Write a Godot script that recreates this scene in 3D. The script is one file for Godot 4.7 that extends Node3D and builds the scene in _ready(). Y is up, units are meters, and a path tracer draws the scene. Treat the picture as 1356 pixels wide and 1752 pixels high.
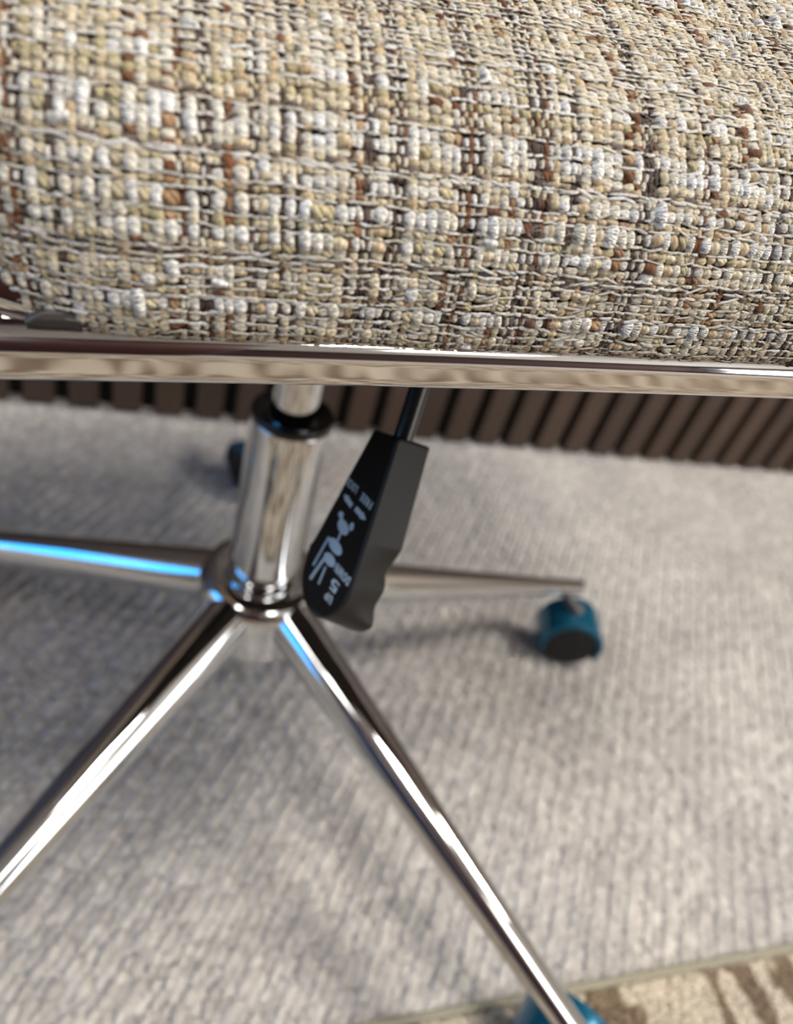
extends Node3D
# A close view of an upholstered swivel chair: tweed cushion, chrome rail, tilt lever, gas column, five legs on castors.
# X runs along the slatted wall, Z towards the viewer, y up, metres.

const TILT := 0.0955                       # the seat rises towards its front (+X)
const HUB := Vector3(0.0705, 0.1663, -0.3529)
const LEG_DROP := 0.2486
const LEG_TURN := -1.0168
const RAIL_AT := Vector3(0.0483, 0.4662, -0.1400)   # a point on the top front edge of the seat rail

var sa := Vector3(cos(TILT), sin(TILT), 0)    # along the seat
var sb := Vector3(-sin(TILT), cos(TILT), 0)   # up from the seat
var sc := Vector3(0, 0, 1)                    # out of its side
var rng := RandomNumberGenerator.new()
var noise := FastNoiseLite.new()
var M := {}


func _ready() -> void:
	rng.seed = 20240
	# ---------------------------------------------------------------- camera
	var cam := Camera3D.new()
	cam.name = "camera"
	cam.transform = Transform3D(Basis(Vector3(0.946974, 0.247103, 0.205377), Vector3(-0.053533, 0.751592, -0.657453), Vector3(-0.316818, 0.611596, 0.724966)).orthonormalized(), Vector3(0, 0.535, 0))
	var lens := CameraAttributesPhysical.new()
	lens.frustum_focal_length = 12.0 / (876.0 / 1196.5)
	lens.frustum_focus_distance = 0.181
	lens.frustum_near = 0.01
	lens.frustum_far = 60.0
	lens.exposure_aperture = 5.0
	cam.attributes = lens
	cam.near = 0.01
	cam.fov = rad_to_deg(2.0 * atan(876.0 / 1196.5))
	add_child(cam)
	cam.current = true
	# ---------------------------------------------------------------- sky, exposure
	var we := WorldEnvironment.new()
	we.name = "environment"
	var env := Environment.new()
	env.background_mode = Environment.BG_SKY
	var sky := Sky.new()
	var sm := ProceduralSkyMaterial.new()
	sm.sky_top_color = Color(0.16, 0.58, 0.90)
	sm.sky_horizon_color = Color(0.27, 0.73, 0.96)
	sm.ground_bottom_color = Color(0.10, 0.12, 0.14)
	sm.ground_horizon_color = Color(0.22, 0.32, 0.42)
	sm.sky_energy_multiplier = 1.7
	sm.ground_energy_multiplier = 0.6
	sky.sky_material = sm
	env.sky = sky
	env.tonemap_mode = Environment.TONE_MAPPER_LINEAR
	env.tonemap_exposure = 1.68
	env.sdfgi_enabled = true
	env.ssao_enabled = true
	env.ssil_enabled = true
	we.environment = env
	add_child(we)
	noise.seed = 7
	noise.frequency = 1.0
	noise.fractal_octaves = 2
	materials()
	room()
	lights()
	carpet()
	rug()
	cabinet()
	chair()


# ==================================================================== lights
func lights() -> void:
	# square LED panels in the ceiling, the ones in front and to the right of the chair
	var spots := [
		[Vector2(0.42, 0.50), 0.62, "square white ceiling light panel straight above the rug's edge"],
		[Vector2(1.95, 0.10), 1.35, "square white ceiling light panel near the right wall"],
		[Vector2(0.80, 1.45), 0.12, "square white ceiling light panel over the middle of the patterned rug"],
		[Vector2(-1.3, 0.78), 0.15, "square white ceiling light panel on the side of the clear window"],
	]
	for s in spots:
		panel(s[0], s[1], s[2])


func panel(at: Vector2, power: float, label: String) -> void:
	var t := thing("ceiling_light", label, "ceiling light", Vector3(at.x, 2.6, at.y), "ceiling light panels")
	var f := MB.new()
	for s in [[-0.312, 0.0, 0.024, 0.648], [0.312, 0.0, 0.024, 0.648], [0.0, -0.312, 0.6, 0.024], [0.0, 0.312, 0.6, 0.024]]:
		f.box(Vector3(at.x + s[0], 2.588, at.y + s[1]), Vector3(s[2], 0.024, s[3]), 0.002)
	part(f, "frame", M.white_metal, t)
	var g := MB.new()
	g.box(Vector3(at.x, 2.592, at.y), Vector3(0.6, 0.012, 0.6), 0.001)
	var m := StandardMaterial3D.new()
	m.albedo_color = Color(0.9, 0.9, 0.9)
	m.emission_enabled = true
	m.emission = Color(1.0, 0.975, 0.945)
	m.emission_energy_multiplier = 2.4
	part(g, "diffuser", m, t)
	var l := AreaLight3D.new()
	l.name = "panel_light"
	l.area_size = Vector2(0.58, 0.58)
	l.light_energy = 3.4 * power
	l.light_color = Color(1.0, 0.975, 0.945)
	l.shadow_enabled = true
	l.area_range = 12.0
	l.area_attenuation = 2.0
	t.add_child(l, true)
	l.position = Vector3(0, -0.03, 0)
	l.rotation_degrees = Vector3(-90, 0, 0)


# ==================================================================== materials
func mat(c: Color, rough: float, metal := 0.0) -> StandardMaterial3D:
	var m := StandardMaterial3D.new()
	m.albedo_color = c
	m.roughness = rough
	m.metallic = metal
	return m


func noise_tex(freq: float, seed_: int, lo: Color, hi: Color, size := 256, oct := 3) -> NoiseTexture2D:
	var n := FastNoiseLite.new()
	n.seed = seed_
	n.frequency = freq
	n.fractal_octaves = oct
	var t := NoiseTexture2D.new()
	t.noise = n
	t.width = size
	t.height = size
	t.seamless = true
	var g := Gradient.new()
	g.set_color(0, lo)
	g.set_color(1, hi)
	t.color_ramp = g
	return t


func bump_tex(freq: float, seed_: int, strength: float, size := 256) -> NoiseTexture2D:
	var n := FastNoiseLite.new()
	n.seed = seed_
	n.frequency = freq
	n.fractal_octaves = 3
	var t := NoiseTexture2D.new()
	t.noise = n
	t.width = size
	t.height = size
	t.seamless = true
	t.as_normal_map = true
	t.bump_strength = strength
	return t


func triplanar(m: StandardMaterial3D, scale: float) -> StandardMaterial3D:
	m.uv1_triplanar = true
	m.uv1_world_triplanar = true
	m.uv1_scale = Vector3.ONE * scale
	return m


func materials() -> void:
	M.chrome = mat(Color(0.86, 0.865, 0.87), 0.045, 1.0)
	M.chrome_rail = mat(Color(0.88, 0.87, 0.86), 0.05, 1.0)
	M.chrome_rail.roughness_texture = noise_tex(0.02, 5, Color(0.5, 0.5, 0.5), Color(1, 1, 1))
	M.chrome_rail.roughness = 0.09
	triplanar(M.chrome_rail, 20.0)
	M.black_plastic = mat(Color(0.066, 0.066, 0.073), 0.52)
	M.black_plastic.normal_enabled = true
	M.black_plastic.normal_texture = bump_tex(0.12, 11, 2.0)
	M.black_plastic.normal_scale = 0.25
	triplanar(M.black_plastic, 60.0)
	M.gloss_black = mat(Color(0.010, 0.010, 0.013), 0.3)
	M.gloss_black.metallic_specular = 0.35
	M.black_metal = mat(Color(0.03, 0.03, 0.033), 0.3)
	M.steel = mat(Color(0.40, 0.395, 0.39), 0.38, 0.7)
	M.print = mat(Color(0.74, 0.80, 0.83), 0.6)
	M.teal = mat(Color(0.05, 0.36, 0.47), 0.22)
	M.teal.metallic = 0.35
	M.wheel = mat(Color(0.03, 0.03, 0.037), 0.6)
	M.white_wall = mat(Color(0.90, 0.89, 0.87), 0.9)
	M.white_wall.normal_enabled = true
	M.white_wall.normal_texture = bump_tex(0.08, 21, 3.0)
	M.white_wall.normal_scale = 0.2
	triplanar(M.white_wall, 4.0)
	M.greige_wall = mat(Color(0.50, 0.465, 0.425), 0.9)
	M.greige_wall.normal_enabled = true
	M.greige_wall.normal_texture = bump_tex(0.08, 22, 3.0)
	M.greige_wall.normal_scale = 0.2
	triplanar(M.greige_wall, 4.0)
	M.white_metal = mat(Color(0.9, 0.9, 0.9), 0.4)
	M.panel_back = mat(Color(0.02, 0.02, 0.022), 0.95)
	M.slats = []
	for k in 4:
		var s := mat(Color(0.285, 0.215, 0.17) * [1.0, 0.93, 1.07, 0.97][k], 0.55)
		s.albedo_color.a = 1.0
		s.albedo_texture = noise_tex(0.03, 30 + k, Color(0.80, 0.80, 0.80), Color(1, 1, 1))
		s.uv1_triplanar = true
		s.uv1_world_triplanar = true
		s.uv1_scale = Vector3(40, 2.0, 40)
		M.slats.append(s)
	M.pane = mat(Color(0.95, 0.97, 1.0, 0.06), 0.02)
	M.pane.transparency = BaseMaterial3D.TRANSPARENCY_ALPHA
	M.dark_wall = mat(Color(0.20, 0.115, 0.10), 0.8)
	M.cabinet = mat(Color(0.26, 0.11, 0.09), 0.5)
	M.cabinet.albedo_texture = noise_tex(0.02, 40, Color(0.75, 0.75, 0.75), Color(1, 1, 1))
	M.cabinet.uv1_triplanar = true
	M.cabinet.uv1_scale = Vector3(1.5, 12, 12)
	# carpet loops and their backing
	M.carpet = mat(Color(0.74, 0.72, 0.70), 0.95)
	M.carpet.albedo_texture = noise_tex(0.05, 50, Color(0.80, 0.80, 0.80), Color(1, 1, 1))
	M.carpet.normal_enabled = true
	M.carpet.normal_texture = bump_tex(0.1, 51, 8.0)
	triplanar(M.carpet, 5.0)
	M.loop = mat(Color(1, 1, 1), 0.95)
	M.loop.vertex_color_use_as_albedo = true
	M.loop.normal_enabled = true
	M.loop.normal_texture = bump_tex(0.12, 53, 6.0)
	triplanar(M.loop, 40.0)
	# yarn: fine fibres along each thread
	var im := Image.create(128, 64, false, Image.FORMAT_RGB8)
	var fn := FastNoiseLite.new()
	fn.seed = 3
	fn.frequency = 0.09
	for y in 64:
		for x in 128:
			var a := TAU * y / 64.0
			var v := fn.get_noise_3d(x * 0.16 + y * 0.3, cos(a) * 60.0, sin(a) * 60.0)
			var g := clampf(0.84 + v * 0.75, 0.0, 1.0)
			im.set_pixel(x, y, Color(g, g, g))
	var nm := Image.new()
	nm.copy_from(im)
	nm.convert(Image.FORMAT_RGBA8)
	nm.bump_map_to_normal_map(6.0)
	M.yarn = mat(Color(1, 1, 1), 0.85)
	M.yarn.vertex_color_use_as_albedo = true
	M.yarn.albedo_texture = ImageTexture.create_from_image(im)
	M.yarn.normal_enabled = true
	M.yarn.normal_texture = ImageTexture.create_from_image(nm)
	M.yarn.normal_scale = 1.2
	M.yarn.rim_enabled = true
	M.yarn.rim = 0.25
	M.tweed_far = mat(Color(0.72, 0.64, 0.53), 0.95)
	M.tweed_far.albedo_texture = noise_tex(0.2, 63, Color(0.45, 0.42, 0.4), Color(1, 1, 1))
	triplanar(M.tweed_far, 8.0)
	M.core = mat(Color(0.40, 0.34, 0.30), 0.95)
	M.core.albedo_texture = noise_tex(0.12, 60, Color(0.35, 0.3, 0.27), Color(1, 1, 1))
	M.core.normal_enabled = true
	M.core.normal_texture = bump_tex(0.2, 61, 10.0)
	triplanar(M.core, 12.0)


# ==================================================================== mesh building
class MB:
	var v := PackedVector3Array()
	var n := PackedVector3Array()
	var uv := PackedVector2Array()
	var idx := PackedInt32Array()

	func tri(a: int, b: int, c: int) -> void:
		var g := (v[b] - v[a]).cross(v[c] - v[a])
		if g.dot(n[a] + n[b] + n[c]) > 0.0:   # front faces run clockwise
			idx.append_array(PackedInt32Array([a, c, b]))
		else:
			idx.append_array(PackedInt32Array([a, b, c]))

	# rings of equal length; smooth; closed across the ring when round_ is true
	func loft(rings: Array, round_ := true, caps := true, out_hint := Vector3.ZERO) -> void:
		var nr := rings.size()
		var m: int = rings[0].size()
		var base := v.size()
		var mids := []
		for r in rings:
			var c := Vector3.ZERO
			for p in r:
				c += p
			mids.append(c / m)
		var row := m + 1 if round_ else m
		for i in nr:
			for jj in row:
				var j := jj % m
				var p: Vector3 = rings[i][j]
				var du: Vector3 = rings[mini(i + 1, nr - 1)][j] - rings[maxi(i - 1, 0)][j]
				var dv: Vector3
				if round_:
					dv = rings[i][(j + 1) % m] - rings[i][(j + m - 1) % m]
				else:
					dv = rings[i][mini(j + 1, m - 1)] - rings[i][maxi(j - 1, 0)]
				var q := du.cross(dv)
				if q.length() < 1e-14:
					q = p - mids[i]
				if q.length() < 1e-14:
					q = mids[i] - mids[maxi(i - 1, 0)] + Vector3(0, 1e-9, 0)
				q = q.normalized()
				var o: Vector3 = out_hint if out_hint != Vector3.ZERO else p - mids[i]
				if o.length() < 1e-9:
					o = mids[i] - mids[nr / 2]
				if q.dot(o) < 0.0:
					q = -q
				v.append(p)
				n.append(q)
				uv.append(Vector2(float(i) / maxi(nr - 1, 1), float(jj) / m))
		for i in nr - 1:
			for j in row - 1:
				var a := base + i * row + j
				tri(a, a + 1, a + row + 1)
				tri(a, a + row + 1, a + row)
		if caps and round_:
			cap(rings[0], mids[0], mids[0] - mids[1])
			cap(rings[nr - 1], mids[nr - 1], mids[nr - 1] - mids[nr - 2])

	func cap(ring, mid: Vector3, out: Vector3) -> void:
		var m: int = ring.size()
		var q := Vector3.ZERO
		for j in m:
			q += (ring[j] - mid).cross(ring[(j + 1) % m] - mid)
		if q.length() < 1e-12:
			return
		q = q.normalized()
		if q.dot(out) < 0.0:
			q = -q
		var b := v.size()
		v.append(mid)
		n.append(q)
		uv.append(Vector2(0.5, 0.5))
		for p in ring:
			v.append(p)
			n.append(q)
			uv.append(Vector2(0.5, 0.5))
		for j in m:
			tri(b, b + 1 + j, b + 1 + (j + 1) % m)

	func lathe(at: Vector3, axis: Vector3, profile: Array, seg := 48) -> void:
		# profile: [radius, height] pairs from one end to the other; a repeated pair makes a hard edge
		var x := axis.cross(Vector3(0.31, 0.5, 0.81)).normalized()
		var z := axis.cross(x).normalized()
		var run := []
		for k in profile.size():
			var pr = profile[k]
			if k > 0 and pr[0] == profile[k - 1][0] and pr[1] == profile[k - 1][1]:
				if run.size() > 1:
					lathe_run(at, axis, x, z, run, seg)
				run = []
			run.append(pr)
		if run.size() > 1:
			lathe_run(at, axis, x, z, run, seg)

	func lathe_run(at: Vector3, axis: Vector3, x: Vector3, z: Vector3, run: Array, seg: int) -> void:
		var base := v.size()
		var row := seg + 1
		for i in run.size():
			var a = run[maxi(i - 1, 0)]
			var b = run[mini(i + 1, run.size() - 1)]
			var d := Vector2(b[0] - a[0], b[1] - a[1]).normalized()
			for j in row:
				var ang := TAU * j / seg
				var rad := x * cos(ang) + z * sin(ang)
				v.append(at + axis * run[i][1] + rad * run[i][0])
				n.append((rad * d.y - axis * d.x).normalized())
				uv.append(Vector2(float(j) / seg, float(i) / run.size()))
		for i in run.size() - 1:
			for j in seg:
				var a := base + i * row + j
				tri(a, a + 1, a + row + 1)
				tri(a, a + row + 1, a + row)

	func box(at: Vector3, size: Vector3, bevel: float, axes := Basis.IDENTITY) -> void:
		# a box with rounded edges: rings round its local y axis
		var h := size / 2.0
		var b := minf(bevel, minf(h.x, minf(h.y, h.z)) * 0.98)
		var rings := []
		var prof := [[0.0, -h.y], [0.3, -h.y], [1.0, -h.y + b * 0.29], [1.0, -h.y + b], [1.0, h.y - b], [1.0, h.y - b * 0.29], [0.3, h.y], [0.0, h.y]]
		var ins := [b, b * 0.7, b * 0.29, 0.0, 0.0, b * 0.29, b * 0.7, b]
		var ys := [-h.y, -h.y + b * 0.05, -h.y + b * 0.29, -h.y + b, h.y - b, h.y - b * 0.29, h.y - b * 0.05, h.y]
		for k in 8:
			var ring := PackedVector3Array()
			var hx: float = h.x - ins[k]
			var hz: float = h.z - ins[k]
			var c := b * 0.999
			for q in [[1, 1], [-1, 1], [-1, -1], [1, -1]]:
				var from := 0.0
				if q[0] == -1 and q[1] == 1: from = 0.5 * PI
				elif q[0] == -1: from = PI
				elif q[1] == -1: from = 1.5 * PI
				for e in 4:
					var ang: float = from + 0.5 * PI * e / 3.0
					var r := maxf(c - ins[k], 0.0) + 1e-6
					ring.append(at + axes * Vector3(q[0] * (hx - r) + r * cos(ang), ys[k], q[1] * (hz - r) + r * sin(ang)))
			rings.append(ring)
		loft(rings)

	func tube(points: Array, radii: Array, seg := 20, flat := Vector2.ONE, up := Vector3.UP) -> void:
		var rings := []
		for i in points.size():
			var d: Vector3 = (points[mini(i + 1, points.size() - 1)] - points[maxi(i - 1, 0)]).normalized()
			var s := d.cross(up).normalized()
			var u := s.cross(d).normalized()
			var ring := PackedVector3Array()
			for j in seg:
				var a := TAU * j / seg
				ring.append(points[i] + (s * cos(a) * flat.x + u * sin(a) * flat.y) * radii[i])
			rings.append(ring)
		loft(rings)

	func mesh() -> ArrayMesh:
		var arr := []
		arr.resize(Mesh.ARRAY_MAX)
		arr[Mesh.ARRAY_VERTEX] = v
		arr[Mesh.ARRAY_NORMAL] = n
		arr[Mesh.ARRAY_TEX_UV] = uv
		arr[Mesh.ARRAY_INDEX] = idx
		var am := ArrayMesh.new()
		am.add_surface_from_arrays(Mesh.PRIMITIVE_TRIANGLES, arr)
		return am


# ==================================================================== nodes
func thing(called: String, label: String, category: String, at: Vector3, group := "") -> Node3D:
	var o := Node3D.new()
	o.name = called
	o.position = at
	o.set_meta("label", label)
	o.set_meta("category", category)
	if group:
		o.set_meta("group", group)
	add_child(o, true)
	return o


# a part whose shape is written in the scene's own coordinates
func part(b: MB, called: String, m: Material, parent: Node3D, label := "") -> MeshInstance3D:
	var o := MeshInstance3D.new()
	o.name = called
	o.mesh = b.mesh()
	o.material_override = m
	if label:
		o.set_meta("label", label)
	parent.add_child(o, true)
	if parent.get_parent() == self:
		o.position = parent.transform.affine_inverse() * Vector3.ZERO
	return o


func structure(b: MB, called: String, m: Material) -> MeshInstance3D:
	var o := MeshInstance3D.new()
	o.name = called
	o.mesh = b.mesh()
	o.material_override = m
	o.set_meta("kind", "structure")
	add_child(o, true)
	return o


# ==================================================================== room
func room() -> void:
	var x0 := -2.6
	var x1 := 3.0
	var z0 := -0.82
	var z1 := 3.4
	var f := MB.new()
	f.box(Vector3((x0 + x1) / 2, -0.052, (z0 + z1) / 2), Vector3(x1 - x0 + 0.4, 0.1, z1 - z0 + 0.4), 0.001)
	structure(f, "floor", M.carpet)
	var c := MB.new()
	c.box(Vector3((x0 + x1) / 2, 2.66, (z0 + z1) / 2), Vector3(x1 - x0 + 0.4, 0.12, z1 - z0 + 0.4), 0.001)
	structure(c, "ceiling", M.white_wall)
	var wb := MB.new()
	wb.box(Vector3((x0 + x1) / 2, 1.3, z0 - 0.06), Vector3(x1 - x0, 2.6, 0.12), 0.001)
	var back := structure(wb, "wall_back", M.panel_back)
	var sl := MB.new()
	sl.box(Vector3.ZERO, Vector3(0.0335, 2.597, 0.0185), 0.0015)
	var slat_mesh := sl.mesh()
	var k := 0
	var x := 0.5296 + 0.0252 - 62 * 0.0504
	while x < x1 - 0.03:
		if x > x0 + 0.03:
			var o := MeshInstance3D.new()
			o.name = "slat"
			o.mesh = slat_mesh
			o.material_override = M.slats[(k * 7 + k / 3) % 4]
			o.position = Vector3(x, 1.3, z0 + 0.0095)
			back.add_child(o, true)
		x += 0.0504
		k += 1
	var wr := MB.new()
	wr.box(Vector3(x1 + 0.06, 1.3, (z0 + z1) / 2), Vector3(0.12, 2.6, z1 - z0), 0.001)
	structure(wr, "wall_right", M.greige_wall)
	# a wide frosted window in the right wall, bright with daylight
	var f2 := MB.new()
	for zz in [1.27, 2.25, 3.23]:
		f2.box(Vector3(x1 - 0.012, 1.25, zz), Vector3(0.05, 1.6, 0.04), 0.003)
	for yy in [0.47, 2.03]:
		f2.box(Vector3(x1 - 0.012, yy, 2.25), Vector3(0.05, 0.04, 2.0), 0.003)
	var w2 := structure(f2, "window_2", M.white_metal)
	var frost := mat(Color(0.9, 0.9, 0.9), 0.5)
	frost.emission_enabled = true
	frost.emission = Color(1.0, 1.0, 1.0)
	frost.emission_energy_multiplier = 0.5
	for zz in [1.76, 2.74]:
		var g2 := MB.new()
		g2.box(Vector3(x1 - 0.006, 1.25, zz), Vector3(0.008, 1.52, 0.94), 0.001)
		part(g2, "lit_pane", frost, w2)
	var day := AreaLight3D.new()
	day.name = "window_daylight"
	day.area_size = Vector2(1.9, 1.5)
	day.light_energy = 3.0
	day.light_color = Color(1.0, 1.0, 1.0)
	day.shadow_enabled = true
	day.area_range = 14.0
	day.area_attenuation = 2.0
	add_child(day)
	day.position = Vector3(x1 - 0.045, 1.25, 2.25)
	day.rotation_degrees = Vector3(0, 90, 0)
	var wf := MB.new()
	wf.box(Vector3((x0 + x1) / 2, 1.3, z1 + 0.06), Vector3(x1 - x0, 2.6, 0.12), 0.001)
	structure(wf, "wall_front", M.dark_wall)
	# the left wall round its window
	var wz0 := -0.75
	var wz1 := 1.35
	var wy0 := 0.95
	var wy1 := 2.25
	var wl := MB.new()
	wl.box(Vector3(x0 - 0.06, wy0 / 2, (z0 + z1) / 2), Vector3(0.12, wy0, z1 - z0), 0.001)
	wl.box(Vector3(x0 - 0.06, (wy1 + 2.6) / 2, (z0 + z1) / 2), Vector3(0.12, 2.6 - wy1, z1 - z0), 0.001)
	wl.box(Vector3(x0 - 0.06, (wy0 + wy1) / 2, (z0 + wz0) / 2), Vector3(0.12, wy1 - wy0, wz0 - z0), 0.001)
	wl.box(Vector3(x0 - 0.06, (wy0 + wy1) / 2, (wz1 + z1) / 2), Vector3(0.12, wy1 - wy0, z1 - wz1), 0.001)
	structure(wl, "wall_left", M.white_wall)
	var fr := MB.new()
	var mid := (wy0 + wy1) / 2
	for zz in [wz0 + 0.02, (wz0 + wz1) / 2, wz1 - 0.02]:
		fr.box(Vector3(x0 - 0.07, mid, zz), Vector3(0.05, wy1 - wy0, 0.04), 0.003)
	for yy in [wy0 + 0.02, wy1 - 0.02]:
		fr.box(Vector3(x0 - 0.07, yy, (wz0 + wz1) / 2), Vector3(0.05, 0.04, wz1 - wz0), 0.003)
	var w := structure(fr, "window_1", M.white_metal)
	for s in [[wz0 + 0.04, (wz0 + wz1) / 2 - 0.02], [(wz0 + wz1) / 2 + 0.02, wz1 - 0.04]]:
		var g := MB.new()
		g.box(Vector3(x0 - 0.07, mid, (s[0] + s[1]) / 2), Vector3(0.006, wy1 - wy0 - 0.08, s[1] - s[0]), 0.0005)
		part(g, "pane", M.pane, w)


func lin(r: float, g: float, b: float) -> Color:
	return Color(r, g, b).srgb_to_linear()


func multi(called: String, mesh: Mesh, m: Material, parent: Node, where: Array, tint: Array) -> MultiMeshInstance3D:
	var mm := MultiMesh.new()
	mm.transform_format = MultiMesh.TRANSFORM_3D
	mm.use_colors = true
	mm.mesh = mesh
	mm.instance_count = where.size()
	for i in where.size():
		mm.set_instance_transform(i, where[i])
		mm.set_instance_color(i, tint[i])
	var o := MultiMeshInstance3D.new()
	o.name = called
	o.multimesh = mm
	o.material_override = m
	o.set_meta("kind", "stuff")
	parent.add_child(o, true)
	return o


# looped pile: rows of small loops on the floor near the chair
func carpet() -> void:
	var b := MB.new()
	var rings := []
	for i in 5:
		var a := 0.5 * PI * i / 4.0
		var ring := PackedVector3Array()
		for j in 10:
			var t := TAU * j / 10.0
			ring.append(Vector3(cos(t) * cos(a), sin(a), sin(t) * cos(a)))
		rings.append(ring)
	b.loft(rings, true, false)
	var mesh := b.mesh()
	var where := []
	var tint := []
	var turn := 0.57                       # the rows run aslant to the wall
	var along := Vector3(sin(turn), 0, -cos(turn))
	var across := Vector3(cos(turn), 0, sin(turn))
	for i in range(-245, 245):
		for j in range(-240, 240):
			var p := across * (i * 0.0074 + 0.45) + along * ((j + (0.5 if i % 2 else 0.0)) * 0.0078 + 0.4)
			p += across * rng.randf_range(-0.0013, 0.0013) + along * rng.randf_range(-0.0032, 0.0032)
			var row := 0.78 if i % 2 else 1.12
			if p.x < -0.75 or p.x > 1.5 or p.z < -0.797 or p.z > 0.15:
				continue
			var big := noise.get_noise_2d(p.x * 9.0, p.z * 9.0)
			var knot := noise.get_noise_2d(p.dot(across) * 95.0 + 400.0, p.dot(along) * 42.0)
			var s := rng.randf_range(0.75, 1.25)
			var yaw := turn + rng.randf_range(-0.35, 0.35)
			var bs := Basis(Vector3.UP, -yaw).scaled_local(Vector3(0.0043 * s, 0.0044 * row * rng.randf_range(0.8, 1.2), 0.0058 * s))
			where.append(Transform3D(bs, p + Vector3(0, -0.0038 + rng.randf_range(-0.0004, 0.0004), 0)))
			var w := rng.randf_range(-0.03, 0.03) + big * 0.05 + knot * 0.10
			var c := lin(0.712 + w, 0.692 + w, 0.668 + w * 0.9)
			tint.append(c)
	multi("carpet_pile", mesh, M.loop, get_node("floor"), where, tint)


func rug() -> void:
	var t := thing("patterned_rug", "beige rug with dark brown blotches lying on the pale carpet", "rug", Vector3(0.45, 0, 0.4874))
	var im := Image.create(512, 256, false, Image.FORMAT_RGB8)
	var a := FastNoiseLite.new()
	a.seed = 5
	a.frequency = 0.02
	a.fractal_octaves = 3
	a.domain_warp_enabled = true
	a.domain_warp_amplitude = 18.0
	a.domain_warp_frequency = 0.02
	for y in 256:
		for x in 512:
			var q := a.get_noise_2d(x * 1.0, y * 0.55)
			var d := smoothstep(0.0, 0.14, q + 0.05)
			var g := rng.randf_range(-0.03, 0.03) + a.get_noise_2d(x * 7.0 + 900, y * 7.0) * 0.08
			var c := Color(0.78, 0.73, 0.65).lerp(Color(0.47, 0.40, 0.32), d)
			im.set_pixel(x, y, Color(c.r + g, c.g + g, c.b + g))
	var m := mat(Color(1, 1, 1), 0.95)
	m.albedo_texture = ImageTexture.create_from_image(im)
	m.normal_enabled = true
	m.normal_texture = bump_tex(0.25, 71, 10.0)
	m.uv1_triplanar = true
	m.uv1_world_triplanar = true
	m.uv1_scale = Vector3(2.2, 2.2, 4.4)
	var b := MB.new()
	b.box(Vector3(0.45, 0.0031, 0.4905), Vector3(2.2, 0.0056, 1.2), 0.0025)
	part(b, "pile", m, t)
	var e := MB.new()
	var pts := []
	var rad := []
	for i in 60:
		pts.append(Vector3(-0.65 + 2.2 * i / 59.0, 0.0034, -0.1125))
		rad.append(0.0032)
	e.tube(pts, rad, 12)
	part(e, "edge_binding", mat(Color(0.56, 0.54, 0.47), 0.9), t, "grey green bound edge")


func cabinet() -> void:
	# stands behind the viewer, seen only as the dark red band along the top of the chrome rail
	var t := thing("wardrobe", "tall dark red brown wooden wardrobe standing on the carpet opposite the slatted wall", "wardrobe", Vector3(-1.0, 0, 1.5))
	var b := MB.new()
	b.box(Vector3(-1.0, 1.325, 1.51), Vector3(2.0, 2.49, 0.46), 0.006)
	part(b, "body", M.cabinet, t)
	for k in 4:
		var d := MB.new()
		d.box(Vector3(-1.747 + 0.498 * k, 1.325, 1.268), Vector3(0.486, 2.41, 0.02), 0.003)
		var dd := part(d, "door", M.cabinet, t)
		var h := MB.new()
		h.box(Vector3(-1.747 + 0.498 * k + (0.20 if k % 2 == 0 else -0.20), 1.1, 1.251), Vector3(0.012, 0.16, 0.016), 0.004)
		part(h, "handle", M.steel, dd)
	for sx in [-1.9, -0.1]:
		for sz in [1.34, 1.68]:
			var l := MB.new()
			l.box(Vector3(sx, 0.042, sz), Vector3(0.05, 0.08, 0.05), 0.004)
			part(l, "leg", M.cabinet, t)


# ==================================================================== the chair
func leg_dir(k: int) -> Vector3:
	var a := LEG_TURN + k * TAU / 5.0
	return Vector3(cos(a), -LEG_DROP, -sin(a))


func chair() -> void:
	var t := thing("office_chair", "beige tweed swivel chair with chrome frame and five legged chrome base", "office chair", Vector3(HUB.x, 0, HUB.z))
	base(t)
	column(t)
	frame(t)
	lever(t)
	cushion(t)
	backrest(t)


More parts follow.
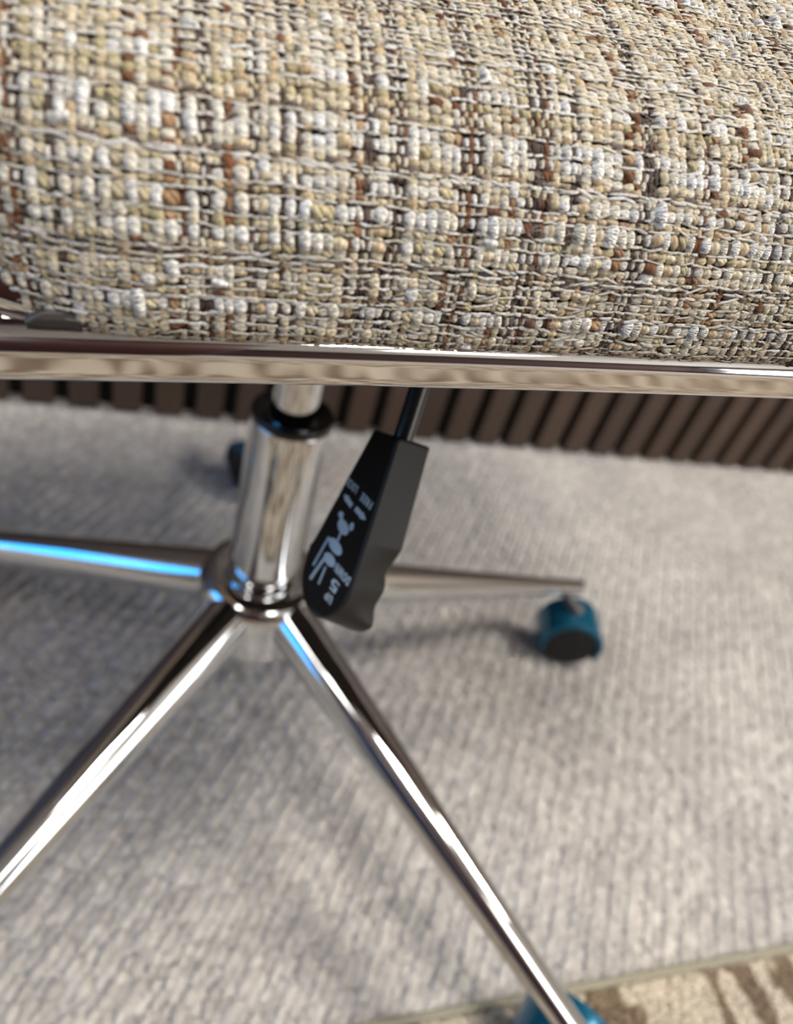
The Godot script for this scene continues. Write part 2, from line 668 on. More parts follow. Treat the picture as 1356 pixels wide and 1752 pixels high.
func base(t: Node3D) -> void:
	# hub: a flat-topped drum with a rounded shoulder, a stub under it
	var h := MB.new()
	var at := Vector3(HUB.x, 0, HUB.z)
	var pr := [[0.0, 0.120], [0.030, 0.120], [0.030, 0.120]]
	pr = [[0.0, 0.120], [0.030, 0.120]]
	for i in 7:
		var a := 0.5 * PI * i / 6.0
		pr.append([0.034 + 0.0105 * sin(a), 0.1305 - 0.0105 * cos(a)])
	for i in 9:
		var a := 0.5 * PI * i / 8.0
		pr.append([0.0305 + 0.014 * cos(a), 0.166 + 0.0125 * sin(a)])
	pr.append([0.0268, 0.1782])
	pr.append([0.0262, 0.1772])
	pr.append([0.0, 0.1772])
	h.lathe(at, Vector3.UP, pr, 64)
	var hub := part(h, "hub", M.chrome, t)
	var st := MB.new()
	st.lathe(at, Vector3.UP, [[0.0, 0.074], [0.0132, 0.074], [0.0142, 0.075], [0.0142, 0.075], [0.0142, 0.124]], 40)
	part(st, "column_stub", M.chrome, hub)
	for k in 5:
		var d := leg_dir(k)
		var pts := []
		var rad := []
		var far := 0.3535
		for i in 24:
			var s := 0.023 + (far - 0.023) * i / 23.0
			pts.append(HUB + d * s)
			rad.append(maxf(0.0199 - 0.0362 * s, 0.0086))
		pts.append(HUB + d * (far + 0.0009))
		rad.append(0.0078)
		pts.append(HUB + d * (far + 0.0011))
		rad.append(0.0001)
		var b := MB.new()
		b.tube(pts, rad, 32)
		part(b, "leg", M.chrome, t)
	# castors: [leg, offset of the castor from the stem, direction its wheel faces]
	var list := [[0, Vector3(0.008, 0, -0.004), Vector3(-0.75, 0, 0.66)], [1, Vector3(0.020, 0, 0.016), Vector3(-0.30, 0, 0.95)], [2, Vector3(0.003, 0, 0.020), Vector3(-0.93, 0, 0.36)], [3, Vector3(0.0, 0, 0.02), Vector3(1, 0, 0.2)], [4, Vector3(0.015, 0, 0.01), Vector3(-0.4, 0, 0.9)]]
	for c in list:
		castor(t, HUB + leg_dir(c[0]) * 0.334, c[1], c[2].normalized(), 0.0062 if c[0] in [0, 4] else 0.0016)


func castor(t: Node3D, leg_at: Vector3, off: Vector3, face: Vector3, ground: float) -> void:
	var r := 0.0285
	var c := Vector3(leg_at.x + off.x, ground + r, leg_at.z + off.z)
	var side := Vector3.UP.cross(face).normalized()
	# hood: a thick arched shell over both wheels, with rims at either face
	var hood := MB.new()
	var rings := []
	var ri := 0.0300
	var ro := 0.0328
	for i in 25:
		var a := lerpf(-0.35, PI + 0.35, i / 24.0)
		var d := side * cos(a) + Vector3.UP * sin(a)
		var ring := PackedVector3Array()
		for q in [[ri, -0.0205], [ro - 0.001, -0.0212], [ro, -0.0202], [ro, -0.012], [ro, 0.012], [ro, 0.0202], [ro - 0.001, 0.0212], [ri, 0.0205], [0.0275, 0.0216], [0.0272, 0.0196], [ri - 0.0005, 0.0190], [ri - 0.0005, -0.0190], [0.0272, -0.0196], [0.0275, -0.0216]]:
			ring.append(c + d * q[0] + face * q[1])
		rings.append(ring)
	hood.loft(rings, true, true)
	var h := part(hood, "caster", M.teal, t, "teal blue caster hood")
	for s in [-1.0, 1.0]:
		var w := MB.new()
		var pr := [[0.0, 0.0206], [0.012, 0.0208], [0.0235, 0.0204], [0.0250, 0.0196]]
		for i in 6:
			var a := 0.5 * PI * i / 5.0
			pr.append([0.0255 + 0.0030 * sin(a), 0.0160 + 0.0030 * cos(a)])
		pr.append([r, 0.0058])
		pr.append([0.0245, 0.0042])
		pr.append([0.0, 0.0042])
		w.lathe(c, face * s, pr, 40)
		part(w, "wheel", M.wheel, h, "dark grey caster wheel")
	var st := MB.new()
	var top := leg_at - Vector3(0, 0.005, 0)
	var foot := c + Vector3(0, 0.0316, 0)
	foot.x = lerpf(leg_at.x, c.x, 0.75)
	foot.z = lerpf(leg_at.z, c.z, 0.75)
	var n := (top - foot).normalized()
	st.lathe(foot, n, [[0.0, -0.004], [0.0074, -0.004], [0.0082, -0.003], [0.0082, 0.0022], [0.0060, 0.0034], [0.0052, 0.0040], [0.0052, (top - foot).length() + 0.002]], 24)
	part(st, "stem", M.steel, h)


func column(t: Node3D) -> void:
	var at := Vector3(HUB.x, 0, HUB.z)
	var b := MB.new()
	b.lathe(at, Vector3.UP, [[0.0247, 0.1774], [0.0250, 0.1778], [0.0250, 0.22], [0.0250, 0.26], [0.0250, 0.306], [0.0248, 0.3068], [0.0240, 0.3070], [0.0, 0.3070]], 64)
	part(b, "gas_column", M.chrome, t)
	var k := MB.new()
	k.lathe(at, Vector3.UP, [[0.0244, 0.3069], [0.0247, 0.3074], [0.0247, 0.3100], [0.0243, 0.3112], [0.0232, 0.3116], [0.0200, 0.3104], [0.0172, 0.3088], [0.0152, 0.3078], [0.0143, 0.3071]], 56)
	part(k, "column_collar", M.black_metal, t, "black collar")
	var s := MB.new()
	s.lathe(at, Vector3.UP, [[0.0140, 0.304], [0.0140, 0.35], [0.0140, 0.408], [0.0140, 0.408], [0.0, 0.408]], 48)
	part(s, "gas_piston", M.chrome, t)
	# tilt mechanism under the seat
	var m := MB.new()
	var ax := Basis(sa, sb, sc)
	m.box(at + Vector3(0, 0.415, 0), Vector3(0.17, 0.030, 0.10), 0.006, ax)
	m.box(at + Vector3(0.06, 0.431, 0), Vector3(0.03, 0.010, 0.30), 0.003, ax)
	m.box(at + Vector3(-0.06, 0.420, 0), Vector3(0.03, 0.010, 0.30), 0.003, ax)
	part(m, "tilt_mechanism", M.black_metal, t, "black tilt mechanism")


func seat(a: float, b: float, c: float) -> Vector3:
	return RAIL_AT + sa * a + sb * b + sc * c


func frame(t: Node3D) -> void:
	# side rails: a flat bar with rounded top and bottom edges, run along the seat
	for side in [0, 1]:
		var b := MB.new()
		var rings := []
		var h := 0.0121
		for i in 90:
			var a := lerpf(-0.1, 0.42, i / 89.0)
			var ring := PackedVector3Array()
			var bow := -0.0006 * (a - 0.05) * (a - 0.05) / 0.01
			var prof := []
			var rt := 0.0046
			var rb := 0.0030
			for k in 9:
				var q := 0.5 * PI * k / 8.0
				prof.append([rt * cos(q) - rt, -rt + rt * sin(q)])
			prof.append([-0.010, 0.0])
			prof.append([-0.0165, 0.0])
			for k in 6:
				var q := 0.5 * PI + 0.5 * PI * k / 5.0
				prof.append([-0.0180 + 0.003 * cos(q) + 0.0, -0.003 + 0.003 * sin(q)])
			for k in 6:
				var q := PI + 0.5 * PI * k / 5.0
				prof.append([-0.0180 + 0.003 * cos(q), -h + 0.003 + 0.003 * sin(q)])
			prof.append([-0.010, -h])
			for k in 8:
				var q := 1.5 * PI + 0.5 * PI * k / 7.0
				prof.append([-rb + rb * cos(q) - 0.0004, -h + rb + rb * sin(q)])
			for k in 4:
				var f := (k + 1.0) / 5.0
				prof.append([-0.0004 * (1.0 - f), lerpf(-h + rb, -rt, f)])
			for p in prof:
				if side == 0:
					ring.append(seat(a, p[1] + bow, p[0]))
				else:
					ring.append(seat(a, p[1] + bow, -0.4258 - p[0]))
			rings.append(ring)
		b.loft(rings)
		part(b, "seat_rail", M.chrome_rail, t)
	for s in [0.02, 0.33]:
		var cr := MB.new()
		cr.box(seat(s, -0.008, -0.2129), Vector3(0.03, 0.006, 0.42), 0.002, Basis(sa, sb, sc))
		part(cr, "cross_bar", M.black_metal, t)
	# a flat steel bracket with a rounded end lying on the rail under the cushion's rear corner
	var k := MB.new()
	var rings2 := []
	for i in 40:
		var a := lerpf(-0.0770, 0.06, i / 39.0)
		var e := clampf((a + 0.0770) / 0.006, 0.0, 1.0)
		var top := 0.0002 + 0.0024 * sqrt(maxf(1.0 - (1.0 - e) * (1.0 - e), 0.01))
		var ring := PackedVector3Array()
		for q in [[-0.0030, -0.0008], [-0.0030, top - 0.0005], [-0.0035, top], [-0.0070, top], [-0.0070, -0.0008]]:
			ring.append(seat(a, q[1], q[0]))
		rings2.append(ring)
	k.loft(rings2)
	part(k, "rail_bracket", M.steel, t, "dull grey bracket")
	# chrome back support: a curved tube rising from behind the rail
	var s := MB.new()
	var pts := []
	var rad := []
	for i in 36:
		var ang := -0.2 + i / 35.0 * 1.35
		pts.append(seat(-0.040 - 0.13 * sin(ang), -0.0042 + 0.13 * (1.0 - cos(ang)), -0.0165))
		rad.append(0.0105)
	s.tube(pts, rad, 32, Vector2.ONE, sc)
	part(s, "back_support", M.chrome, t)


# -------------------------------------------------------------------- tilt lever
const LV_A := Vector3(0.0772428, 0.4047454, -0.1944540)
const LV_L := Vector3(-0.1987968, -0.8617254, 0.4668075)
const LV_W := Vector3(0.4289746, 0.3481335, 0.8253386)
const LV_T := Vector3(0.8737266, -0.3643232, -0.3004505)


func lv(l: float, w: float, d: float) -> Vector3:   # millimetres along, across and into the lever
	return LV_A + (LV_L * l + LV_W * w + LV_T * d) * 0.001


func lever_back(l: float) -> float:   # the slanting rear edge, then a round end
	var w: float = lerpf(-14.4, -28.9, l / 50.0) if l < 50.0 else -29.6
	if l > 46.0:
		var e := clampf((l - 57.0) / 16.4, 0.0, 1.0)
		var rr := -15.0 - 14.6 * sqrt(maxf(1.0 - e * e, 0.0))
		w = lerpf(w, rr, smoothstep(46.0, 57.0, l))
	return w


func lever_front(l: float, k: float) -> float:   # the finger edge: straight beside the label (k 0), grooved at the far side (k 1)
	var e := clampf((l - 57.0) / 16.4, 0.0, 1.0)
	var plain := -15.0 + 15.0 * sqrt(maxf(1.0 - e * e, 0.0))
	var far := -1.2 + 2.6 * l / 41.0
	far = lerpf(far, -1.7 + 0.85 * cos((l - 56.0) / 11.4 * TAU), smoothstep(39.5, 46.5, l))
	if l > 67.0:
		var g := clampf((l - 67.0) / 6.4, 0.0, 1.0)
		far -= 13.2 * (1.0 - sqrt(maxf(1.0 - g * g, 0.0)))
	return lerpf(plain, far, k)


func lever_ring(l: float, grow: float, d0: float, d1: float) -> PackedVector3Array:
	var ring := PackedVector3Array()
	for q in [[1, 1], [-1, 1], [-1, -1], [1, -1]]:
		var from := 0.0
		if q[0] == -1 and q[1] == 1: from = 0.5 * PI
		elif q[0] == -1: from = PI
		elif q[1] == -1: from = 1.5 * PI
		for e in 5:
			var ang: float = from + 0.5 * PI * e / 4.0
			var r0 := 1.2
			var z: float = (d1 - r0 if q[1] == 1 else d0 + r0) + r0 * sin(ang)
			var k := clampf(z / 18.7, 0.0, 1.0)
			var b := lever_back(l) - grow
			var f := maxf(lever_front(l, k * k * (3.0 - 2.0 * k)) + grow, b + 0.02)
			var r := minf(r0, (f - b) * 0.45)
			var cx: float = (f - r) if q[0] == 1 else (b + r)
			ring.append(lv(l + 5.0 * k * smoothstep(48.0, 73.4, l), cx + r * cos(ang), z))
	return ring


func flat_shape(b: MB, pts: Array, lift := -0.05) -> void:   # a thin print of that outline on the lever's label side
	var front := PackedVector3Array()
	var back := PackedVector3Array()
	for p in pts:
		front.append(lv(p.x, p.y, lift - 0.10))
		back.append(lv(p.x, p.y, lift + 0.06))
	b.loft([back, front])


func ellipse(c: Vector2, a: Vector2, d: Vector2) -> Array:
	var out := []
	for i in 24:
		var t := TAU * i / 24.0
		out.append(c + a * cos(t) + d * sin(t))
	return out


func bar(p: Vector2, q: Vector2, hw: float) -> Array:
	var d := (q - p).normalized()
	var s := Vector2(-d.y, d.x) * hw
	var out := []
	for i in 7:
		var a := PI * i / 6.0
		out.append(q + s * cos(a) + d * hw * sin(a) * 0.7)
	for i in 7:
		var a := PI + PI * i / 6.0
		out.append(p + s * cos(a) + d * hw * sin(a) * 0.7)
	return out


func lever(t: Node3D) -> void:
	var b := MB.new()
	var rings := []
	rings.append(lever_ring(0.0, -0.9, 0.9, 17.8))
	rings.append(lever_ring(0.15, -0.35, 0.35, 18.35))
	for i in 96:
		rings.append(lever_ring(lerpf(0.8, 73.36, 1.0 - pow(1.0 - i / 95.0, 1.35)), 0.0, 0.0, 18.7))
	b.loft(rings)
	var p := part(b, "tilt_lever", M.black_plastic, t, "black plastic tilt lever with finger grooves and white print")
	var r := MB.new()
	var at := lv(0, -7.4, 9.2)
	r.tube([at + LV_L * 0.004, at - LV_L * 0.01, at - LV_L * 0.02, at - LV_L * 0.03, at - LV_L * 0.036], [0.0038, 0.0038, 0.0038, 0.0038, 0.0038], 28)
	part(r, "lever_rod", M.black_metal, p)
	# glossy label field
	var f := MB.new()
	var outline := []
	for i in 60:
		var l := lerpf(0.8, 71.6, i / 59.0)
		outline.append(Vector2(l, lever_back(l) + 1.0))
	for i in 60:
		var l := lerpf(71.6, 0.8, i / 59.0)
		outline.append(Vector2(l, maxf(lever_front(l, 0.0) - 1.3, lever_back(l) + 1.1)))
	var top := PackedVector3Array()
	var low := PackedVector3Array()
	for q in outline:
		top.append(lv(q.x, q.y, -0.08))
		low.append(lv(q.x, q.y, 0.3))
	f.loft([low, top], true, false)
	# fan of strips across the field, so that it stays flat
	var strip := MB.new()
	var ra := PackedVector3Array()
	var rb := PackedVector3Array()
	for i in 60:
		ra.append(lv(outline[i].x, outline[i].y, -0.08))
		rb.append(lv(outline[119 - i].x, outline[119 - i].y, -0.08))
	strip.loft([ra, rb], false, false, -LV_T)
	f.v.append_array(strip.v)
	f.n.append_array(strip.n)
	f.uv.append_array(strip.uv)
	var first := f.v.size() - strip.v.size()
	for i in strip.idx:
		f.idx.append(first + i)
	part(f, "label_field", M.gloss_black, p, "glossy black label field")
	# the little reclining figure and the arrows
	var fig := MB.new()
	flat_shape(fig, ellipse(Vector2(33.86, -17.11), Vector2(0.97, 0.84), Vector2(0.69, -1.2)))
	flat_shape(fig, ellipse(Vector2(35.2, -16.1), Vector2(1.5, 1.0), Vector2(0.33, -0.7)), -0.06)
	flat_shape(fig, ellipse(Vector2(36.13, -9.6), Vector2(1.59, 0.25), Vector2(0.24, -1.1)))
	flat_shape(fig, ellipse(Vector2(37.77, -13.87), Vector2(2.15, 2.79), Vector2(1.42, -2.13)), -0.07)
	flat_shape(fig, bar(Vector2(39.6, -14.1), Vector2(44.0, -14.6), 0.5))
	flat_shape(fig, ellipse(Vector2(45.75, -14.78), Vector2(1.96, 3.94), Vector2(1.66, -1.84)), -0.06)
	flat_shape(fig, ellipse(Vector2(51.32, -15.68), Vector2(1.58, 3.27), Vector2(1.6, -1.75)))
	flat_shape(fig, bar(Vector2(43.97, -19.83), Vector2(56.34, -23.55), 0.5))
	flat_shape(fig, bar(Vector2(44.1, -19.6), Vector2(46.2, -16.5), 0.45), -0.065)
	flat_shape(fig, bar(Vector2(52.33, -18.85), Vector2(61.57, -22.72), 0.72))
	flat_shape(fig, bar(Vector2(54.74, -16.57), Vector2(61.64, -17.45), 0.45))
	part(fig, "reclining_figure", M.print, p, "printed reclining figure")
	for s in [[Vector2(29.18, -12.9), Vector2(26.5, -18.6)], [Vector2(29.3, -10.6), Vector2(31.5, -3.9)]]:
		var ar := MB.new()
		var q: Vector2 = s[0]
		var e: Vector2 = s[1]
		var d := (e - q).normalized()
		var w := Vector2(-d.y, d.x)
		var len := (e - q).length()
		flat_shape(ar, [q + w * 1.0, q + d * (len - 2.6) + w * 1.0, q + d * (len - 2.6) + w * 1.45, e + w * 0.25, e - w * 0.25, q + d * (len - 2.6) - w * 1.45, q + d * (len - 2.6) - w * 1.0, q - w * 1.0])
		part(ar, "arrow", M.print, p)
	for s in [["LOCK", Vector2(22.2, -15.9), 3.0, 6.6], ["FREE", Vector2(25.2, -6.2), 3.0, 7.0], ["DOWN", Vector2(53.7, -6.6), 3.4, 9.6], ["5", Vector2(59.1, -8.85), 4.4, 4.6], ["UP", Vector2(64.2, -9.9), 3.2, 4.4]]:
		lettering(p, s[0], s[1], s[2], s[3])


func lettering(p: Node3D, text: String, at: Vector2, tall: float, wide: float) -> void:
	var tm := TextMesh.new()
	var f := SystemFont.new()
	f.font_names = PackedStringArray(["Droid Sans"])
	f.font_weight = 700
	tm.font = f
	tm.text = text
	tm.font_size = 32
	tm.pixel_size = 0.01
	tm.depth = 0.02
	tm.curve_step = 2.0
	var box := tm.get_aabb()
	var o := MeshInstance3D.new()
	o.name = "lettering"
	o.mesh = tm
	o.material_override = M.print
	var read := (LV_L * -0.26 + LV_W * -0.966).normalized()
	var up := (LV_L * 0.985 + LV_W * -0.17).normalized()
	var sx := wide * 0.001 / maxf(box.size.x, 0.01)
	var sy := tall * 0.001 / (0.32 * 0.715)
	var bs := Basis(read * sx, up * sy, -LV_T * 0.004)
	p.add_child(o, true)
	o.transform = Transform3D(bs, lv(at.x, at.y, -0.13) - bs * box.get_center())


# the padded back, behind the left edge of the picture
func backrest(t: Node3D) -> void:
	var b := MB.new()
	var rings := []
	for i in 40:
		var f := i / 39.0
		var round_ := sqrt(sqrt(maxf(1.0 - pow(absf(f * 2.0 - 1.0), 4.0), 0.002)))
		var ring := PackedVector3Array()
		for j in 40:
			var q := TAU * j / 40.0
			var cz := signf(cos(q)) * pow(absf(cos(q)), 0.4)
			var cx := signf(sin(q)) * pow(absf(sin(q)), 0.6)
			ring.append(seat(-0.235 - 0.12 * f + 0.03 * sin(f * PI) + 0.032 * cx * round_, 0.045 + 0.46 * f, -0.2129 + 0.2 * cz * (0.9 + 0.1 * round_)))
		rings.append(ring)
	b.loft(rings)
	part(b, "backrest", M.tweed_far, t)


# -------------------------------------------------------------------- cushion
const C_R := 0.09          # how far the rear end takes to round off
const C_H := 0.012
const C_U0 := -0.046
const C_U1 := 0.42
var prof_p: Array = []      # [c, b] along the profile
var prof_n: Array = []
var prof_s: Array = []


func profile() -> void:
	# from under the side, out over the bulge, round the shoulder and up the crown to the far side
	var p := Vector2(-0.0135, -0.0010)
	var head := -1.05       # direction of travel, as an angle from the outward axis
	var pts := [p]
	var step := 0.0005
	var s := 0.0
	# curvature along the way: [length, turn in radians]
	for seg in [[0.014, 2.10], [0.004, 0.42], [0.016, 0.22], [0.046, 1.06], [0.10, 0.14], [0.15, 0.16]]:
		var count := int(round(seg[0] / step))
		for i in count:
			head += seg[1] / count
			p += Vector2(cos(head), sin(head)) * step
			pts.append(p)
	for i in pts.size():
		var d: Vector2 = (pts[mini(i + 1, pts.size() - 1)] - pts[maxi(i - 1, 0)]).normalized()
		prof_p.append(pts[i])
		prof_n.append(Vector2(d.y, -d.x))
		prof_s.append(i * step)


func along_profile(v: float) -> Array:
	var f := clampf(v / 0.0005, 0.0, prof_p.size() - 1.001)
	var i := int(f)
	var w := f - i
	return [prof_p[i].lerp(prof_p[i + 1], w), prof_n[i].lerp(prof_n[i + 1], w).normalized()]


func fabric(u: float, v: float) -> Vector3:
	var q := along_profile(v)
	var p: Vector2 = q[0]
	var n: Vector2 = q[1]
	var wob := 0.0006 * noise.get_noise_2d(u * 22.0, v * 22.0)
	p += n * wob
	if u >= C_U0:
		return seat(u, p.y, p.x)
	var th := minf((C_U0 - u) / C_R, 1.5)
	var k := 1.0 - cos(th)
	return seat(C_U0 - C_R * sin(th), p.y - n.y * C_H * k, p.x - n.x * C_R * k)


func cushion(t: Node3D) -> void:
	profile()
	var length: float = prof_s[prof_s.size() - 1]
	# body: the same skin a little inside the yarn, closed over the far side and underneath
	var core := MB.new()
	var rings := []
	var nu := 90
	for i in nu + 1:
		var u := lerpf(C_U0 - C_R * 1.5, C_U1, float(i) / nu)
		var th := maxf((C_U0 - u) / C_R, 0.0)
		var th2 := clampf((u - (C_U1 - 0.05)) / 0.05, 0.0, 1.0) * 1.45
		var ring := PackedVector3Array()
		for j in 60:
			var q := along_profile(length * j / 59.0)
			var p: Vector2 = q[0] - q[1] * 0.0011
			ring.append(core_point(u, th, th2, p, q[1]))
		for j in range(1, 16):
			var a := PI * j / 16.0
			var e := Vector2(prof_p[prof_p.size() - 1].x, 0.5 * prof_p[prof_p.size() - 1].y)
			var hh: float = e.y
			var p := Vector2(e.x - 0.10 * sin(a), e.y + hh * cos(a))
			ring.append(core_point(u, th, th2, p, Vector2(-sin(a), cos(a))))
		for j in range(1, 12):
			var f := j / 12.0
			ring.append(core_point(u, th, th2, Vector2(lerpf(prof_p[prof_p.size() - 1].x, -0.0135, f), -0.0008), Vector2(0, -1)))
		rings.append(ring)
	core.loft(rings)
	var seat_part := part(core, "seat_cushion", M.core, t, "thick cushion in beige tweed with brown and rust flecks")
	weave(seat_part)


func core_point(u: float, th: float, th2: float, p: Vector2, n: Vector2) -> Vector3:
	if th > 0.0:
		var k := 1.0 - cos(minf(th, 1.5))
		return seat(C_U0 - C_R * sin(minf(th, 1.5)), p.y - n.y * C_H * k, p.x - n.x * C_R * k)
	if th2 > 0.0:
		var k := 1.0 - cos(th2)
		return seat(C_U1 - 0.05 + 0.05 * sin(th2), p.y - n.y * C_H * k, p.x - n.x * 0.05 * k)
	return seat(u, p.y, p.x)


func yarn_mesh(strands: int, sides: int, turns: float, sharp: float) -> ArrayMesh:
	# one visible float of yarn: a short arched bundle, unit length along x, unit width, dipping at both ends
	var b := MB.new()
	for k in strands:
		var rings := []
		for i in 9:
			var s := lerpf(-1.0, 1.0, i / 8.0)
			var r := 0.5 * pow(1.0 - pow(absf(s), sharp) * 0.86, 0.6)
			var mid := Vector3(s * 0.5, 0.5 * cos(s * PI * 0.5) - 0.34, 0)
			var rr := r
			if strands > 1:
				var a := TAU * (k / float(strands) + turns * s * 0.5)
				mid += Vector3(0, sin(a), cos(a)) * r * 0.48
				rr = r * 0.58
			var ring := PackedVector3Array()
			for j in sides:
				var a := TAU * j / sides
				ring.append(mid + Vector3(0, sin(a) * rr * 0.85, cos(a) * rr))
			rings.append(ring)
		b.loft(rings, true, false)
	return b.mesh()


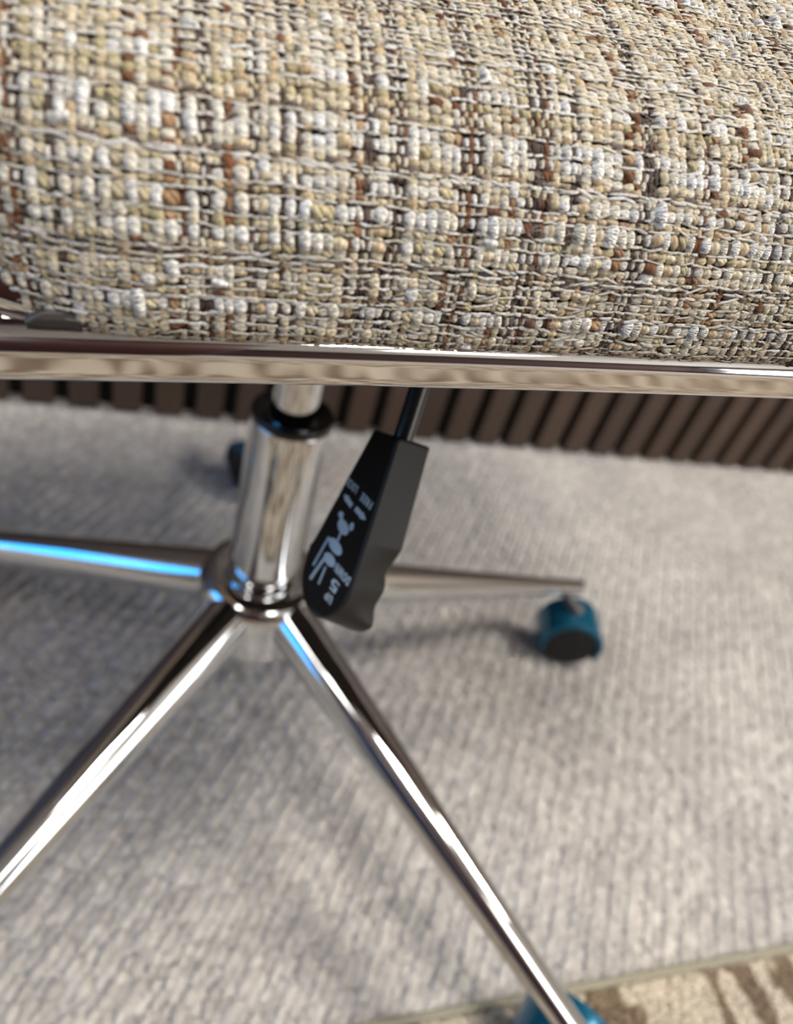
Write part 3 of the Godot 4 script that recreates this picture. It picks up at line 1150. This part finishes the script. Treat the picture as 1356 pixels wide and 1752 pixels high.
func weave(parent: Node3D) -> void:
	# colours of the tweed's yarns (sRGB)
	var cream := Color(0.90, 0.84, 0.715)
	var ivory := Color(0.92, 0.89, 0.82)
	var white := Color(0.955, 0.95, 0.935)
	var olive := Color(0.82, 0.76, 0.59)
	var sand := Color(0.85, 0.745, 0.59)
	var peach := Color(0.80, 0.66, 0.50)
	var rust := Color(0.52, 0.31, 0.15)
	var taupe := Color(0.42, 0.36, 0.345)
	var brown := Color(0.37, 0.28, 0.22)
	rng.seed = 77
	var warps := []    # [u, width, colour a, colour b, kind]
	var u := C_U0 - C_R * 1.35
	while u < 0.29:
		var q := rng.randf()
		var y := []
		if q < 0.30: y = [rng.randf_range(0.6, 0.95), taupe, brown, 2]
		elif q < 0.40: y = [rng.randf_range(0.65, 1.0), brown, rust, 2]
		elif q < 0.52: y = [rng.randf_range(1.3, 2.0), rust, peach, 2]
		elif q < 0.72: y = [rng.randf_range(1.4, 2.2), olive, cream, 2]
		elif q < 0.92: y = [rng.randf_range(1.5, 2.4), cream, sand, 1]
		else: y = [rng.randf_range(1.4, 2.0), sand, cream, 1]
		var dark: bool = q < 0.40
		var reps := 2 if dark and rng.randf() < 0.35 else 1
		for r in reps:
			var w: float = y[0] * 0.00125
			u += w * 0.50
			warps.append([u, w, y[2 - r] if dark else y[1], y[2], y[3]])
			u += w * 0.50
	var wefts := []
	var v := 0.001
	var end: float = 0.225
	var fine := false
	while v < end:
		var q := rng.randf()
		var y := []
		if fine: y = [rng.randf_range(0.34, 0.52), white, ivory, 0]
		elif q < 0.52: y = [rng.randf_range(1.1, 1.7), cream, ivory, 1]
		elif q < 0.70 and v > 0.016: y = [rng.randf_range(2.0, 3.1), white, ivory, 1]
		elif q < 0.82: y = [rng.randf_range(1.1, 1.7), olive, ivory, 2]
		elif q < 0.92: y = [rng.randf_range(1.1, 1.6), sand, cream, 2]
		else: y = [rng.randf_range(0.8, 1.1), taupe, sand, 2]
		fine = rng.randf() < (0.08 if fine else 0.8)
		var w: float = y[0] * 0.00125
		v += w * 0.46
		wefts.append([v, w, y[1], y[2], y[3]])
		v += w * 0.46
	var where := [[], [], []]
	var tint := [[], [], []]
	var slub := FastNoiseLite.new()
	slub.seed = 91
	slub.frequency = 1.0
	for i in range(1, warps.size() - 1):
		var wa: Array = warps[i]
		for j in range(1, wefts.size() - 1):
			var we: Array = wefts[j]
			var over_weft := (i + j) % 2 == 0
			if we[4] == 0 and (i + int(we[0] * 40000.0)) % 3 != 0:
				over_weft = true
			elif we[4] == 0:
				over_weft = false
			elif we[4] == 1:   # soft thick wefts ride over the wide warps and are tied down by the narrow dark ones
				if wa[1] < 0.0014:
					over_weft = over_weft if rng.randf() < 0.75 else false
				elif rng.randf() < 0.45:
					over_weft = true
			if rng.randf() < 0.03:
				over_weft = not over_weft
			var cu: float = wa[0] + 0.0004 * slub.get_noise_2d(i * 3.1, we[0] * 90.0)
			var cv: float = we[0] + 0.0007 * slub.get_noise_2d(wa[0] * 90.0, j * 3.1 + 300.0)
			var p := fabric(cu, cv)
			var pu := (fabric(cu + 0.0005, cv) - fabric(cu - 0.0005, cv)).normalized()
			var pv := (fabric(cu, cv + 0.0005) - fabric(cu, cv - 0.0005)).normalized()
			var n := pu.cross(pv).normalized()
			if n.dot(seat(0.1, 0.02, -0.1) - p) > 0.0:
				n = -n
			var along: Vector3
			var size: float
			var length: float
			var y: Array
			var mix: float
			if over_weft:
				y = we
				along = pu
				length = (warps[i + 1][0] - warps[i - 1][0]) - 0.32 * (warps[i + 1][1] + warps[i - 1][1])
				if we[4] == 0:
					length *= rng.randf_range(0.95, 1.6)
				size = we[1] * (1.0 + 0.62 * slub.get_noise_2d(cu * 160.0, j * 7.7)) * rng.randf_range(0.8, 1.2)
				mix = slub.get_noise_2d(cu * 260.0, j * 11.3 + 50.0)
			else:
				y = wa
				along = pv
				length = (wefts[j + 1][0] - wefts[j - 1][0]) - 0.30 * (wefts[j + 1][1] + wefts[j - 1][1])
				size = wa[1] * (1.0 + 0.5 * slub.get_noise_2d(i * 7.7, cv * 160.0)) * rng.randf_range(0.8, 1.2)
				mix = slub.get_noise_2d(i * 11.3, cv * 300.0 + 50.0)
			along = along.rotated(n, rng.randfn(0.0, 0.15))
			var side := along.cross(n).normalized()
			size = minf(size, length * 1.25)
			var tall := 0.86 * minf(size, length) * rng.randf_range(0.75, 1.0)
			var lift := 0.0002 * rng.randf_range(-1.0, 1.0)
			if y[4] == 0:
				lift += 0.0005
			var bs := Basis(along * length * 1.08, n * tall, side * size * 1.12)
			var c: Color = y[2].lerp(y[3], smoothstep(-0.35, 0.35, mix))
			var g := rng.randf_range(-0.06, 0.06)
			var odd := rng.randf()
			if odd < 0.009 and y[4] != 0:   # a knot of another colour
				c = rust.lerp(brown, rng.randf() * 0.6)
				bs = bs.scaled_local(Vector3(1.15, 1.3, 1.35))
				lift += 0.00015
			elif odd < 0.04 and y[4] == 1:   # a soft white slub
				c = white
				bs = bs.scaled_local(Vector3(1.1, 1.3, 1.4))
				lift += 0.0002
			c = Color(clampf(c.r + g, 0, 1), clampf(c.g + g, 0, 1), clampf(c.b + g, 0, 1)).srgb_to_linear()
			where[y[4]].append(Transform3D(bs, p + n * lift))
			tint[y[4]].append(c)
	multi("fine_thread", yarn_mesh(1, 7, 0.0, 6.0), M.yarn, parent, where[0], tint[0])
	multi("slub_yarn", yarn_mesh(1, 12, 0.0, 4.0), M.yarn, parent, where[1], tint[1])
	multi("twisted_yarn", yarn_mesh(3, 7, 0.45, 5.0), M.yarn, parent, where[2], tint[2])
	# loose fibres standing a little off the cloth
	var hair := MB.new()
	var pts := []
	var rad := []
	for i in 11:
		var s := lerpf(-1.0, 1.0, i / 10.0)
		pts.append(Vector3(s * 0.5, 0.10 * (1.0 - s * s) + 0.02 * sin(s * 5.0), 0.10 * sin(s * 3.0)))
		rad.append(0.011 * (1.0 - 0.5 * absf(s)))
	hair.tube(pts, rad, 5)
	var hw := []
	var ht := []
	for k in 5200:
		var cu := rng.randf_range(C_U0 - C_R * 1.2, 0.27)
		var cv := rng.randf_range(0.003, 0.17)
		var p := fabric(cu, cv)
		var pu := (fabric(cu + 0.0005, cv) - fabric(cu - 0.0005, cv)).normalized()
		var pv := (fabric(cu, cv + 0.0005) - fabric(cu, cv - 0.0005)).normalized()
		var n := pu.cross(pv).normalized()
		if n.dot(seat(0.1, 0.02, -0.1) - p) > 0.0:
			n = -n
		var along := pu.rotated(n, rng.randfn(0.0, 0.45))
		var len := rng.randf_range(0.0025, 0.0065)
		var flip := 1.0 if rng.randf() < 0.5 else -1.0
		hw.append(Transform3D(Basis(along * len, n * len * 0.8, along.cross(n) * len * flip), p + n * 0.00055))
		var g := rng.randf_range(0.80, 0.95)
		ht.append(Color(g, g * 0.97, g * 0.9).srgb_to_linear())
	multi("loose_fibre", hair.mesh(), M.yarn, parent, hw, ht)
